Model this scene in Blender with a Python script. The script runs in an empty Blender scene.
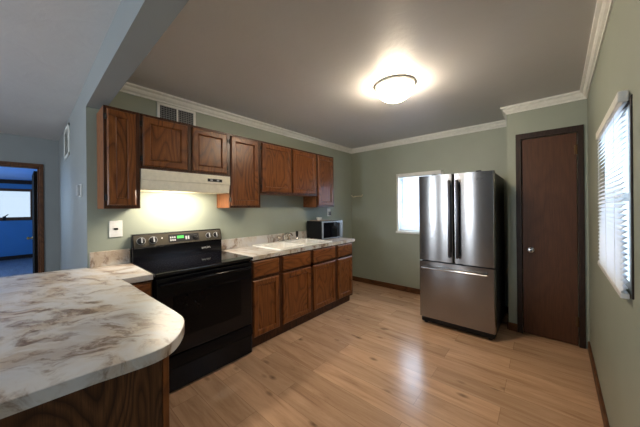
import bpy, bmesh, math, random
from mathutils import Matrix, Vector
random.seed(7)
PI = math.pi
scene = bpy.context.scene
COL = scene.collection

# ------------------------------------------------------------------ camera
YAW, PITCH, ROLL = math.radians(41.132), math.radians(0.011), math.radians(-0.551)
fwd = Vector((math.cos(YAW) * math.cos(PITCH), math.sin(YAW) * math.cos(PITCH), math.sin(PITCH)))
rgt = Vector((math.sin(YAW), -math.cos(YAW), 0))
upv = rgt.cross(fwd)
r2 = rgt * math.cos(ROLL) + upv * math.sin(ROLL)
u2 = -rgt * math.sin(ROLL) + upv * math.cos(ROLL)
cam_data = bpy.data.cameras.new('camera')
cam = bpy.data.objects.new('camera', cam_data)
COL.objects.link(cam)
m = Matrix.Identity(4)
for i in range(3):
    m[i][0], m[i][1], m[i][2] = r2[i], u2[i], -fwd[i]
m.translation = Vector((-0.642, -2.727, 1.376))
cam.matrix_world = m
cam_data.sensor_fit = 'HORIZONTAL'
cam_data.sensor_width = 36.0
cam_data.lens = 255.336 / 640 * 36
cam_data.shift_y = -5.81 / 640
cam_data.clip_start = 0.02
scene.camera = cam

# ------------------------------------------------------------------ view, world, daylight
vs = scene.view_settings
vs.view_transform = 'Standard'
vs.look = 'None'
vs.gamma = 1.0
vs.use_curve_mapping = False
vs.exposure = 0.85
scene.cycles.use_denoising = True
scene.cycles.max_bounces = 10
scene.cycles.diffuse_bounces = 6

world = bpy.data.worlds.new('overcast sky')
scene.world = world
world.use_nodes = True
wn = world.node_tree.nodes
wn['Background'].inputs['Color'].default_value = (0.76, 0.88, 1.0, 1)
wn['Background'].inputs['Strength'].default_value = 0.65


def area(name, loc, direction, sx, sy, power, color):
    d = bpy.data.lights.new(name, 'AREA')
    d.shape = 'RECTANGLE'
    d.size, d.size_y = sx, sy
    d.energy = power
    d.color = color
    o = bpy.data.objects.new(name, d)
    o.location = loc
    o.rotation_euler = Vector(direction).to_track_quat('-Z', 'Z').to_euler()
    COL.objects.link(o)
    return o


# daylight at the windows, seen and added (each sits just outside its opening)
area('added_living_daylight', (-3.72, 0.26, 1.5), (1, 0, 0), 0.50, 1.3, 70, (0.97, 0.985, 1.0))  # unseen source, added; kept narrow to streak the refrigerator steel
area('added_living_daylight', (-3.72, -0.80, 1.5), (1, 0, 0), 0.50, 1.3, 70, (0.97, 0.985, 1.0))  # second added source, for the other refrigerator streak
area('added_rear_daylight', (-2.35, -3.02, 1.5), (0.03, 1, 0), 1.1, 1.1, 8, (0.58, 0.79, 1.0))  # added behind the viewer to cool the counter's end edge
area('daylight_far_window', (3.56, -1.28, 1.44), (-1, 0, 0), 0.7, 0.95, 20, (0.70, 0.84, 1.0))
area('daylight_side_window', (1.33, -3.17, 1.42), (0.03, 1, 0), 0.75, 0.78, 4, (0.74, 0.87, 1.0))
area('added_bedroom_fill', (-3.1, 5.6, 1.5), (1, 0, 0), 1.6, 1.0, 75, (0.55, 0.77, 1.0))  # fill lamp added out of view to brighten the bedroom

# ------------------------------------------------------------------ materials


class NT:
    def __init__(self, name):
        self.m = bpy.data.materials.new(name)
        self.m.use_nodes = True
        self.t = self.m.node_tree
        self.n = self.t.nodes
        self.b = self.n['Principled BSDF']

    def node(self, kind, **kw):
        nd = self.n.new('ShaderNode' + kind)
        for k, v in kw.items():
            if k.startswith('i_'):
                nd.inputs[k[2:].replace('_', ' ')].default_value = v
            else:
                setattr(nd, k, v)
        return nd

    def link(self, a, b):
        self.t.links.new(a, b)

    def ramp(self, fac, stops, interp='LINEAR'):
        r = self.node('ValToRGB')
        r.color_ramp.interpolation = interp
        el = r.color_ramp.elements
        while len(el) < len(stops):
            el.new(0.5)
        for e, (p, c) in zip(el, stops):
            e.position = p
            e.color = (c[0], c[1], c[2], 1) if not isinstance(c, (int, float)) else (c, c, c, 1)
        self.link(fac, r.inputs['Fac'])
        return r.outputs['Color']

    def coords(self, scale=(1, 1, 1), rot=(0, 0, 0), kind='Object', rnd=False):
        tc = self.node('TexCoord')
        mp = self.node('Mapping')
        mp.inputs['Scale'].default_value = scale
        mp.inputs['Rotation'].default_value = rot
        self.link(tc.outputs[kind], mp.inputs['Vector'])
        if rnd:
            oi = self.node('ObjectInfo')
            mu = self.node('VectorMath', operation='SCALE')
            mu.inputs[0].default_value = (7.3, 5.1, 9.7)
            self.link(oi.outputs['Random'], mu.inputs['Scale'])
            self.link(mu.outputs[0], mp.inputs['Location'])
        return mp.outputs['Vector']

    def mix(self, fac, a, b, mode='MIX'):
        x = self.node('Mix', data_type='RGBA', blend_type=mode)
        for sock, v in ((x.inputs[0], fac), (x.inputs[6], a), (x.inputs[7], b)):
            if isinstance(v, (int, float)):
                sock.default_value = v
            elif isinstance(v, tuple):
                sock.default_value = (v[0], v[1], v[2], 1)
            else:
                self.link(v, sock)
        return x.outputs[2]

    def noise(self, vec, scale, detail=4, rough=0.55, dist=0.0):
        n = self.node('TexNoise')
        n.inputs['Scale'].default_value = scale
        n.inputs['Detail'].default_value = detail
        n.inputs['Roughness'].default_value = rough
        n.inputs['Distortion'].default_value = dist
        self.link(vec, n.inputs['Vector'])
        return n.outputs['Fac']

    def bump(self, height, strength, dist=0.01):
        b = self.node('Bump')
        b.inputs['Strength'].default_value = strength
        b.inputs['Distance'].default_value = dist
        self.link(height, b.inputs['Height'])
        self.link(b.outputs['Normal'], self.b.inputs['Normal'])

    def set(self, **kw):
        for k, v in kw.items():
            s = self.b.inputs[k.replace('_', ' ')]
            if isinstance(v, tuple):
                v = (v[0], v[1], v[2], 1)
            s.default_value = v
        return self


def plain(name, color, rough=0.5, metal=0.0, vary=0.06, scale=30.0, **kw):
    t = NT(name)
    f = t.noise(t.coords(), scale, 3)
    lo = tuple(c * (1 - vary) for c in color)
    hi = tuple(min(1, c * (1 + vary)) for c in color)
    t.link(t.ramp(f, [(0.3, lo), (0.7, hi)]), t.b.inputs['Base Color'])
    t.set(Roughness=rough, Metallic=metal, **kw)
    return t.m


def paint(name, color, rough=0.6, bump=0.12, scale=90):
    t = NT(name)
    v = t.coords(kind='Object')
    f = t.noise(v, 1.7, 3)
    t.link(t.ramp(f, [(0.3, tuple(c * 0.95 for c in color)), (0.7, tuple(c * 1.05 for c in color))]), t.b.inputs['Base Color'])
    t.set(Roughness=rough)
    t.bump(t.noise(v, scale, 4), bump, 0.004)
    return t.m


def ceiling_mat(name, color, strength):
    t = NT(name)
    v = t.coords()
    f = t.noise(v, 2.2, 4, 0.6, 0.6)
    t.link(t.ramp(f, [(0.3, tuple(c * 0.95 for c in color)), (0.7, color)]), t.b.inputs['Base Color'])
    t.set(Roughness=0.42)
    t.bump(t.noise(v, 5.5, 5, 0.6, 1.2), strength, 0.02)
    return t.m


def oak(name, dark, mid, light, grain='z', rough=0.33, scale=1.0):
    t = NT(name)
    st = {'z': (1.6, 1.6, 0.42), 'x': (0.42, 1.6, 1.6), 'y': (1.6, 0.42, 1.6)}[grain]
    v = t.coords(tuple(s * scale for s in st), rnd=True)
    warp = t.noise(v, 3.0, 3, 0.5)
    # cathedral grain: contour lines of a stretched noise field
    fld = t.noise(v, 2.6, 1.5, 0.4, 0.25)
    mu = t.node('Math', operation='MULTIPLY')
    mu.inputs[1].default_value = 19.0
    t.link(fld, mu.inputs[0])
    w = t.node('Math', operation='FRACT')
    t.link(mu.outputs[0], w.inputs[0])
    v2 = t.coords(tuple(s * scale for s in {'z': (1, 1, .03), 'x': (.03, 1, 1), 'y': (1, .03, 1)}[grain]), rnd=True)
    fine = t.noise(v2, 190, 3, 0.7)
    c1 = t.ramp(w.outputs[0], [(0.0, dark), (0.22, mid), (0.6, light), (0.9, mid), (1.0, dark)])
    c2 = t.mix(t.ramp(fine, [(0.38, 0.55), (0.56, 0.0)]), c1, tuple(c * 0.5 for c in dark))
    c3 = t.mix(t.ramp(warp, [(0.35, 0.0), (0.7, 0.45)]), c2, mid)
    t.link(c3, t.b.inputs['Base Color'])
    t.set(Roughness=rough)
    t.b.inputs['Specular IOR Level'].default_value = 0.35
    t.bump(fine, 0.08, 0.002)
    return t.m


def marble():
    t = NT('marble_laminate')
    v = t.coords((1, 1, 1), (0, 0, math.radians(56)))
    n0 = t.node('TexNoise')
    n0.inputs['Scale'].default_value = 2.6
    n0.inputs['Detail'].default_value = 4
    t.link(v, n0.inputs['Vector'])
    sub = t.node('VectorMath', operation='SUBTRACT')
    t.link(n0.outputs['Color'], sub.inputs[0])
    sub.inputs[1].default_value = (0.5, 0.5, 0.5)
    sc = t.node('VectorMath', operation='SCALE')
    sc.inputs['Scale'].default_value = 0.36
    t.link(sub.outputs[0], sc.inputs[0])
    ad = t.node('VectorMath', operation='ADD')
    t.link(v, ad.inputs[0])
    t.link(sc.outputs[0], ad.inputs[1])
    mp = t.node('Mapping')
    mp.inputs['Scale'].default_value = (1.1, 2.3, 1.0)
    t.link(ad.outputs[0], mp.inputs['Vector'])
    big = t.noise(mp.outputs['Vector'], 3.2, 6, 0.62, 0.5)
    vein = t.noise(mp.outputs['Vector'], 6.5, 8, 0.68, 0.3)
    cool = t.noise(v, 2.3, 4, 0.5, 0.4)
    veinmask = t.ramp(vein, [(0.50, 0.0), (0.56, 0.55), (0.62, 1.0), (0.70, 0.6)])
    gate = t.ramp(big, [(0.42, 0.0), (0.54, 1.0)])
    mul = t.node('Math', operation='MULTIPLY')
    t.link(veinmask, mul.inputs[0])
    t.link(gate, mul.inputs[1])
    base = t.ramp(big, [(0.36, (0.58, 0.575, 0.57)), (0.47, (0.57, 0.54, 0.50)), (0.57, (0.50, 0.42, 0.335)), (0.70, (0.38, 0.285, 0.20))])
    base = t.mix(t.ramp(cool, [(0.50, 0.0), (0.68, 0.5)]), base, (0.38, 0.41, 0.46))
    c = t.mix(mul.outputs[0], base, (0.17, 0.105, 0.07))
    t.link(c, t.b.inputs['Base Color'])
    t.set(Roughness=0.3)
    return t.m


def floor_mat(name, tones, rough=0.3, along='y', width=0.185, length=1.25):
    t = NT(name)
    rot = (0, 0, math.radians(90)) if along == 'y' else (0, 0, 0)
    v = t.coords((1, 1, 1), rot)
    b = t.node('TexBrick')
    b.offset = 0.37
    b.inputs['Color1'].default_value = (0, 0, 0, 1)
    b.inputs['Color2'].default_value = (1, 1, 1, 1)
    b.inputs['Mortar'].default_value = (0.5, 0.5, 0.5, 1)
    b.inputs['Scale'].default_value = 1.0
    b.inputs['Mortar Size'].default_value = 0.0016
    b.inputs['Mortar Smooth'].default_value = 0.3
    b.inputs['Brick Width'].default_value = length
    b.inputs['Row Height'].default_value = width
    t.link(v, b.inputs['Vector'])
    off = t.node('VectorMath', operation='SCALE')
    t.link(b.outputs['Color'], off.inputs[0])
    off.inputs['Scale'].default_value = 11.0
    ad = t.node('VectorMath', operation='ADD')
    t.link(v, ad.inputs[0])
    t.link(off.outputs[0], ad.inputs[1])
    mp = t.node('Mapping')
    mp.inputs['Scale'].default_value = (0.22, 2.2, 1)
    t.link(ad.outputs[0], mp.inputs['Vector'])
    g = t.noise(mp.outputs['Vector'], 7.0, 8, 0.66, 0.9)
    col = t.ramp(g, [(0.22, tones[0]), (0.42, tones[1]), (0.60, tones[2]), (0.8, tones[3])])
    tint = t.ramp(b.outputs['Color'], [(0.0, (0.84, 0.83, 0.82)), (1.0, (1.08, 1.06, 1.04))])
    col = t.mix(1.0, col, tint, 'MULTIPLY')
    mk = t.node('Mapping')
    mk.inputs['Scale'].default_value = (3.2, 6.5, 1)
    t.link(ad.outputs[0], mk.inputs['Vector'])
    kn = t.node('TexVoronoi')
    kn.inputs['Scale'].default_value = 1.0
    t.link(mk.outputs['Vector'], kn.inputs['Vector'])
    col = t.mix(t.ramp(kn.outputs['Distance'], [(0.03, 0.75), (0.17, 0.0)]), col, tuple(c * 0.35 for c in tones[0]))
    col = t.mix(t.ramp(b.outputs['Fac'], [(0.0, 0.0), (1.0, 0.55)]), col, tuple(c * 0.4 for c in tones[0]))
    t.link(col, t.b.inputs['Base Color'])
    t.set(Roughness=rough)
    t.bump(b.outputs['Fac'], -0.15, 0.002)
    return t.m


def brushed(name, color, rough=0.3, aniso=0.75):
    t = NT(name)
    v = t.coords((1.5, 1.5, 260))
    f = t.noise(v, 1.0, 3)
    t.link(t.ramp(f, [(0.3, tuple(c * 0.94 for c in color)), (0.7, color)]), t.b.inputs['Base Color'])
    t.set(Roughness=rough, Metallic=1.0, Anisotropic=aniso)
    t.b.inputs['Anisotropic Rotation'].default_value = 0.25
    tg = t.node('Tangent', direction_type='RADIAL', axis='Z')
    t.link(tg.outputs[0], t.b.inputs['Tangent'])
    return t.m


def emit(name, color, strength, base=(0.8, 0.8, 0.8)):
    t = NT(name)
    t.set(Base_Color=base, Roughness=0.4)
    t.b.inputs['Emission Color'].default_value = (*color, 1)
    t.b.inputs['Emission Strength'].default_value = strength
    return t.m


def glass(name, tint=(1, 1, 1), refl=0.08):
    t = NT(name)
    tr = t.node('BsdfTransparent')
    tr.inputs['Color'].default_value = (*tint, 1)
    gl = t.node('BsdfGlossy')
    gl.inputs['Roughness'].default_value = 0.03
    mx = t.node('MixShader')
    mx.inputs[0].default_value = refl
    t.link(tr.outputs[0], mx.inputs[1])
    t.link(gl.outputs[0], mx.inputs[2])
    t.link(mx.outputs[0], t.n['Material Output'].inputs['Surface'])
    return t.m


def slat_mat():
    t = NT('white_vinyl_slat')
    df = t.node('BsdfDiffuse')
    df.inputs['Color'].default_value = (0.85, 0.87, 0.9, 1)
    tl = t.node('BsdfTranslucent')
    tl.inputs['Color'].default_value = (0.82, 0.88, 0.96, 1)
    mx = t.node('MixShader')
    mx.inputs[0].default_value = 0.3
    t.link(df.outputs[0], mx.inputs[1])
    t.link(tl.outputs[0], mx.inputs[2])
    t.link(mx.outputs[0], t.n['Material Output'].inputs['Surface'])
    return t.m


SAGE = paint('sage_wall_paint', (0.292, 0.322, 0.262), 0.5)
GREYBLUE = paint('grey_blue_wall_paint', (0.255, 0.275, 0.276), 0.5)
BEDBLUE = paint('blue_wall_paint', (0.05, 0.20, 0.44), 0.55)
CEIL = ceiling_mat('textured_ceiling_paint', (0.58, 0.572, 0.565), 0.13)
LCEIL = ceiling_mat('living_ceiling_paint', (0.60, 0.60, 0.605), 0.16)
WHITE = plain('white_gloss_trim', (0.74, 0.74, 0.69), 0.35)
CABWOOD = oak('stained_oak', (0.075, 0.021, 0.005), (0.175, 0.056, 0.014), (0.245, 0.088, 0.023))
CABDARK = oak('stained_oak_frame', (0.030, 0.010, 0.004), (0.065, 0.022, 0.009), (0.10, 0.036, 0.015))
CABSIDE = oak('stained_oak_side', (0.15, 0.050, 0.017), (0.22, 0.082, 0.030), (0.28, 0.11, 0.042), rough=0.45)
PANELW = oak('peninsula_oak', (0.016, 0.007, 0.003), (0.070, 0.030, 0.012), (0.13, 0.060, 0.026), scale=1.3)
DOORW = oak('walnut_door', (0.074, 0.028, 0.012), (0.084, 0.032, 0.0135), (0.092, 0.036, 0.0155), rough=0.5, scale=0.7)
CASING = oak('dark_casing', (0.014, 0.006, 0.003), (0.024, 0.010, 0.005), (0.034, 0.015, 0.007), rough=0.5)
BLACKWOOD = oak('black_stained_wood', (0.006, 0.005, 0.005), (0.010, 0.008, 0.007), (0.014, 0.011, 0.01), rough=0.8)
BLACKWOOD.node_tree.nodes['Principled BSDF'].inputs['Specular IOR Level'].default_value = 0.08
LCASING = oak('living_casing', (0.06, 0.022, 0.008), (0.11, 0.042, 0.015), (0.15, 0.06, 0.022), rough=0.45)
BASEW = oak('baseboard_wood', (0.06, 0.022, 0.008), (0.11, 0.042, 0.015), (0.16, 0.065, 0.024), grain='x', rough=0.4)
BASEWY = oak('baseboard_wood_cross', (0.06, 0.022, 0.008), (0.11, 0.042, 0.015), (0.16, 0.065, 0.024), grain='y', rough=0.4)
MARBLE = marble()
FLOOR = floor_mat('oak_laminate_floor', [(0.27, 0.150, 0.084), (0.46, 0.282, 0.170), (0.56, 0.358, 0.222), (0.63, 0.43, 0.285)], 0.23)
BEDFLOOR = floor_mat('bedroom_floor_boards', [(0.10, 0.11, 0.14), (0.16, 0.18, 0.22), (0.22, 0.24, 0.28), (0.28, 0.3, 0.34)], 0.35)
STEEL = brushed('brushed_stainless', (0.32, 0.31, 0.305), 0.21, 0.9)
CHROME = plain('chrome', (0.7, 0.7, 0.7), 0.15, 1.0)
NICKEL = plain('satin_nickel', (0.62, 0.60, 0.55), 0.4, 0.35)
BRASS = plain('brass', (0.55, 0.38, 0.15), 0.3, 1.0)
WARMCHROME = plain('warm_chrome', (0.62, 0.52, 0.42), 0.25, 0.9)
KNOBMETAL = plain('polished_knob_metal', (0.48, 0.45, 0.42), 0.22, 0.95)
BRONZE = plain('aged_bronze', (0.14, 0.085, 0.04), 0.4, 0.9)
DKMETAL = plain('dark_metal', (0.03, 0.028, 0.026), 0.35, 0.7)
HANDLE = plain('dark_steel_handle', (0.10, 0.10, 0.11), 0.3, 0.9)
FRIDGESIDE = plain('charcoal_fridge_side', (0.018, 0.018, 0.02), 0.4)
ENAMEL = plain('black_enamel', (0.004, 0.004, 0.006), 0.15, **{'Specular IOR Level': 0.25})
BLACKGLASS = plain('black_glass', (0.004, 0.004, 0.006), 0.04)
OVENGLASS = plain('oven_window_glass', (0.003, 0.003, 0.004), 0.12, **{'Specular IOR Level': 0.12})
BLACKPL = plain('black_plastic', (0.010, 0.010, 0.011), 0.4, **{'Specular IOR Level': 0.25})
PANELTAN = plain('bronze_control_panel', (0.055, 0.047, 0.034), 0.35, 0.4)
WHITEPL = plain('white_plastic', (0.70, 0.70, 0.68), 0.35)
GREYPL = plain('grey_plastic', (0.35, 0.36, 0.37), 0.4)
SINKM = plain('cream_sink_enamel', (0.90, 0.88, 0.82), 0.2)
HOODM = plain('almond_hood_enamel', (0.84, 0.79, 0.64), 0.3)
MICROSIL = plain('silver_plastic', (0.36, 0.38, 0.42), 0.35, 0.6)
LEDGREEN = emit('green_display', (0.1, 1.0, 0.15), 0.45, (0.02, 0.1, 0.02))
MARKWHITE = plain('white_marking', (0.6, 0.6, 0.56), 0.5)
DOME = emit('lit_dome_glass', (1.0, 0.83, 0.62), 52)
LENS = emit('hood_lamp_lens', (1.0, 0.86, 0.62), 9.0)
PANE = glass('window_glass', (0.92, 0.96, 1.0))
SLAT = slat_mat()
VENTDARK = plain('vent_shadow', (0.03, 0.033, 0.037), 0.8)
VENTSLAT = plain('vent_slat_paint', (0.25, 0.26, 0.26), 0.5)

# ------------------------------------------------------------------ mesh builder


class MB:
    def __init__(self):
        self.bm = bmesh.new()

    def box(self, x0, x1, y0, y1, z0, z1, bev=0.0, seg=2):
        g = bmesh.ops.create_cube(self.bm, size=1.0)
        x0, x1 = min(x0, x1), max(x0, x1)
        y0, y1 = min(y0, y1), max(y0, y1)
        z0, z1 = min(z0, z1), max(z0, z1)
        vs_ = g['verts']
        for v in vs_:
            v.co = Vector(((x0 + x1) / 2 + v.co.x * (x1 - x0), (y0 + y1) / 2 + v.co.y * (y1 - y0), (z0 + z1) / 2 + v.co.z * (z1 - z0)))
        if bev > 0:
            es = list({e for v in vs_ for e in v.link_edges})
            bmesh.ops.bevel(self.bm, geom=es, offset=bev, segments=seg, profile=0.5, affect='EDGES', clamp_overlap=True)
        return self

    def loft(self, rings, cap0=True, cap1=True, closed=True):
        R = [[self.bm.verts.new(p) for p in ring] for ring in rings]
        n = len(R[0])
        for a, b in zip(R, R[1:]):
            for i in range(n if closed else n - 1):
                j = (i + 1) % n
                self.bm.faces.new((a[i], a[j], b[j], b[i]))
        if cap0:
            self.bm.faces.new(list(reversed(R[0])))
        if cap1:
            self.bm.faces.new(R[-1])
        return self

    def prism(self, poly, z0, z1, bev=0.0):
        """poly in x, y; extruded in z"""
        rings = []
        if bev > 0:
            def ins(d):
                n = len(poly)
                out = []
                for i in range(n):
                    p0, p1, p2 = Vector(poly[i - 1]), Vector(poly[i]), Vector(poly[(i + 1) % n])
                    a = (p1 - p0).normalized()
                    b = (p2 - p1).normalized()
                    na, nb = Vector((-a.y, a.x)), Vector((-b.y, b.x))
                    nn = (na + nb)
                    k = max(0.3, nn.dot(na))
                    out.append(p1 + nn * (d / k))
                return out
            pi = ins(bev)
            rings = [[(p.x, p.y, z0) for p in map(Vector, poly)], [(p.x, p.y, z1 - bev) for p in map(Vector, poly)], [(p.x, p.y, z1) for p in pi]]
        else:
            rings = [[(p[0], p[1], z0) for p in poly], [(p[0], p[1], z1) for p in poly]]
        return self.loft(rings)

    def tube(self, pts, r, seg=12, caps=True):
        pts = [Vector(p) for p in pts]
        rr = r if isinstance(r, (list, tuple)) else [r] * len(pts)
        rings = []
        up = None
        for i, p in enumerate(pts):
            t = (pts[min(i + 1, len(pts) - 1)] - pts[max(i - 1, 0)]).normalized()
            if up is None:
                up = Vector((0, 0, 1)) if abs(t.z) < 0.9 else Vector((1, 0, 0))
            a = t.cross(up).normalized()
            b = a.cross(t).normalized()
            up = b
            rings.append([p + (a * math.cos(2 * PI * k / seg) + b * math.sin(2 * PI * k / seg)) * rr[i] for k in range(seg)])
        return self.loft(rings, caps, caps)

    def lathe(self, prof, c, axis='z', seg=32, sx=1.0):
        """prof: (radius, height) list"""
        rings = []
        for r, h in prof:
            ring = []
            for k in range(seg):
                a = 2 * PI * k / seg
                u, v = max(r, 1e-4) * math.cos(a), max(r, 1e-4) * math.sin(a)
                q = {'z': (u, v, h), 'x': (h, u, v), '-x': (-h, u, v), '-y': (u, -h, v), 'y': (u, h, v)}[axis]
                ring.append((c[0] + q[0], c[1] + q[1], c[2] + q[2]))
            rings.append(ring)
        return self.loft(rings)

    def build(self, name, mat, parent=None, local=False, smooth=0.0):
        bmesh.ops.recalc_face_normals(self.bm, faces=self.bm.faces)
        me = bpy.data.meshes.new(name)
        o = bpy.data.objects.new(name, me)
        if parent is not None:
            o.parent = parent
            if not local:
                org = wloc(parent)
                bmesh.ops.translate(self.bm, verts=self.bm.verts, vec=-org)
        self.bm.to_mesh(me)
        self.bm.free()
        me.materials.append(mat)
        if smooth > 0:
            for p in me.polygons:
                p.use_smooth = True
            me.set_sharp_from_angle(angle=math.radians(smooth))
        COL.objects.link(o)
        return o


def wloc(o):
    v = Vector((0, 0, 0))
    while o is not None:
        v = v + o.location
        o = o.parent
    return v


def tag(o, label, cat, group=None):
    o['label'] = label
    o['category'] = cat
    if group:
        o['group'] = group
    return o


def thing(name, label, cat, loc, rotz=0.0, group=None):
    o = bpy.data.objects.new(name, None)
    o.empty_display_size = 0.1
    o.location = loc
    o.rotation_euler = (0, 0, rotz)
    COL.objects.link(o)
    return tag(o, label, cat, group)


def struct(o):
    o['kind'] = 'structure'
    return o


# ------------------------------------------------------------------ the room
XB, XB2 = -0.333, -0.218          # faces of the beam over the opening
XF = 3.398                        # far wall
XC, YC = 2.875, -2.429            # closet front and side
H, HL = 2.47, 2.403               # kitchen and living ceilings
YL = 2.657                        # living room back wall
XL = -3.6
A = math.atan(0.0323)
RW = (XC, -3.053, 0)              # right wall starts here, local x runs towards the viewer
RROT = PI - A

struct(MB().box(XL, XF + 0.12, -3.4, YL + 0.02, -0.06, 0).build('floor', FLOOR))
struct(MB().box(XB2 - 0.05, XF + 0.12, -3.3, 0.12, H, H + 0.06).build('ceiling', CEIL))
struct(MB().box(XL, XB, -3.3, YL, HL, HL + 0.06).build('ceiling_living', LCEIL))
struct(MB().box(XB, XB2, -3.1, 0.0, 2.199, H + 0.06).build('ceiling_beam', GREYBLUE))
struct(MB().box(XB + 0.002, XF, 0, 0.12, 0, H).build('wall_back', SAGE))
struct(MB().box(XB, XB + 0.12, 0.001, YL, 0, HL + 0.1).build('wall_side', GREYBLUE))

# far wall with its window opening
WY0, WY1, WZ0, WZ1 = -0.897, -1.62, 0.945, 1.918
mb = MB()
mb.box(XF, XF + 0.12, 0, WY0, 0, H).box(XF, XF + 0.12, WY1, -3.2, 0, H).box(XF, XF + 0.12, WY0, WY1, 0, WZ0).box(XF, XF + 0.12, WY0, WY1, WZ1, H)
struct(mb.build('wall_far', SAGE))
# closet block: side wall and front wall round the door
struct(MB().box(XC, XF, YC - 0.09, YC, 0, H).build('wall_closet_side', SAGE))
DY0, DY1, DZ = -2.555, -2.982, 2.09
mb = MB()
mb.box(XC, XC + 0.09, YC - 0.09, DY0, 0, H).box(XC, XC + 0.09, DY1, -3.06, 0, H).box(XC, XC + 0.09, DY0, DY1, DZ, H)
struct(mb.build('wall_closet_front', SAGE))

# right wall (turned a little), window opening s 1.17..1.93
S0, S1, T0, T1 = 1.18, 1.93, 1.03, 1.80
mb = MB()
mb.box(-0.6, S0, 0, 0.1, 0, H).box(S1, 4.6, 0, 0.1, 0, H).box(5.85, 6.6, 0, 0.1, 0, H).box(4.6, 5.85, 0, 0.1, 0, 0.9).box(4.6, 5.85, 0, 0.1, 2.1, H).box(S0, S1, 0, 0.1, 0, T0).box(S0, S1, 0, 0.1, T1, H)
wr = struct(mb.build('wall_right', SAGE))
wr.location = RW
wr.rotation_euler = (0, 0, RROT)

# living room back wall with a doorway, left wall with openings for the added windows
LX0, LX1, LZ = -1.40, -0.530, 1.990
mb = MB()
mb.box(XL, LX0, YL, YL + 0.12, 0, HL).box(LX1, XB, YL, YL + 0.12, 0, HL).box(LX0, LX1, YL, YL + 0.12, LZ, HL)
struct(mb.build('wall_living_back', GREYBLUE))
mb = MB()
for ya_, yb_ in ((-3.3, -1.06), (-0.54, 0.0), (0.52, YL)):
    mb.box(XL - 0.1, XL, ya_, yb_, 0, HL)
for ya_, yb_ in ((-1.06, -0.54), (0.0, 0.52)):
    mb.box(XL - 0.1, XL, ya_, yb_, 0, 0.85).box(XL - 0.1, XL, ya_, yb_, 2.15, HL)
struct(mb.build('wall_living_left', GREYBLUE))

# blue bedroom beyond the doorway
BY = 8.6
struct(MB().box(-3.1, -0.45, YL + 0.02, BY + 0.12, -0.06, 0.0).build('floor_bedroom', BEDFLOOR))
struct(MB().box(-3.1, -0.45, YL + 0.12, BY + 0.12, 2.25, 2.31).build('ceiling_bedroom', paint('bedroom_ceiling_paint', (0.22, 0.42, 0.75))))
struct(MB().box(-0.53, -0.43, YL + 0.12, BY, 0, 2.25).build('wall_bedroom_side', BEDBLUE))
BX0, BX1, BZ0, BZ1 = -2.6, -0.56, 1.19, 1.93
mb = MB()
mb.box(-3.1, BX0, BY, BY + 0.1, 0, 2.25).box(BX1, -0.43, BY, BY + 0.1, 0, 2.25).box(BX0, BX1, BY, BY + 0.1, 0, BZ0).box(BX0, BX1, BY, BY + 0.1, BZ1, 2.25)
struct(mb.build('wall_bedroom_back', BEDBLUE))
mb = MB()
mb.box(-3.1, -3.0, YL + 0.12, 4.8, 0, 2.25).box(-3.1, -3.0, 6.4, BY, 0, 2.25).box(-3.1, -3.0, 4.8, 6.4, 0, 1.0).box(-3.1, -3.0, 4.8, 6.4, 2.0, 2.25)
struct(mb.build('wall_bedroom_left', BEDBLUE))
struct(MB().box(-3.0, -0.53, BY - 0.03, BY, 2.14, 2.25).build('trim_1', CASING))
struct(MB().box(-3.0, -0.53, BY - 0.025, BY, 0, 0.10).build('baseboard_bedroom', CASING))
w = struct(MB().box(BX0 - .05, BX1 + 0.02, BY - 0.03, BY + 0.06, BZ0 - 0.09, BZ0).box(BX0 - .05, BX1 + 0.02, BY - 0.03, BY + 0.06, BZ1, BZ1 + 0.07)
           .box(BX0 - .05, BX0 + 0.03, BY - 0.03, BY + 0.06, BZ0, BZ1).box(BX1 - 0.03, BX1 + 0.02, BY - 0.03, BY + 0.06, BZ0, BZ1).build('window_3', LCASING))
MB().box(BX0, BX1, BY + 0.03, BY + 0.036, BZ0, BZ1).build('pane', PANE, w)
MB().box(-1.10, -1.04, BY - 0.05, BY - 0.03, BZ0 - 0.09, BZ0 + 0.03, 0.004).tube([(-1.07, BY - 0.04, BZ0 + 0.02), (-1.00, BY - 0.07, BZ0 + 0.08)], 0.012, 8).build('latch', DKMETAL, w)

# ---- crown moulding
CROWN = [(0, -0.078), (0.009, -0.078), (0.011, -0.070), (0.006, -0.067), (0.010, -0.060), (0.022, -0.053), (0.030, -0.040), (0.034, -0.028), (0.030, -0.025), (0.040, -0.021), (0.050, -0.016), (0.052, -0.012), (0.052, 0.0), (0, 0.0)]


def crown(name, p0, p1, nrm, m0, m1, mat=WHITE):
    """mitre m: +1 shortens with offset (inside corner), -1 lengthens (outside corner)"""
    p0, p1, n = Vector(p0), Vector(p1), Vector(nrm)
    d = (p1 - p0).normalized()
    r0 = [tuple(p0 + d * (m0 * a) + n * a) + (H + z,) for a, z in CROWN]
    r1 = [tuple(p1 - d * (m1 * a) + n * a) + (H + z,) for a, z in CROWN]
    return struct(MB().loft([r0, r1]).build(name, mat))


def rw(s, n=0.0):
    return Vector((XC - math.cos(A) * s + math.sin(A) * n, -3.053 + math.sin(A) * s + math.cos(A) * n))


crown('trim_2', (XB2, 0), (XF, 0), (0, -1), 0, 1)
crown('trim_3', (XF, 0), (XF, YC), (-1, 0), 1, 1)
crown('trim_4', (XF, YC), (XC, YC), (0, 1), 1, -1)
crown('trim_5', (XC, YC), (XC, -3.053), (-1, 0), -1, 1)
crown('trim_6', rw(0), rw(3.085), (math.sin(A), math.cos(A)), 1, 0)

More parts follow.
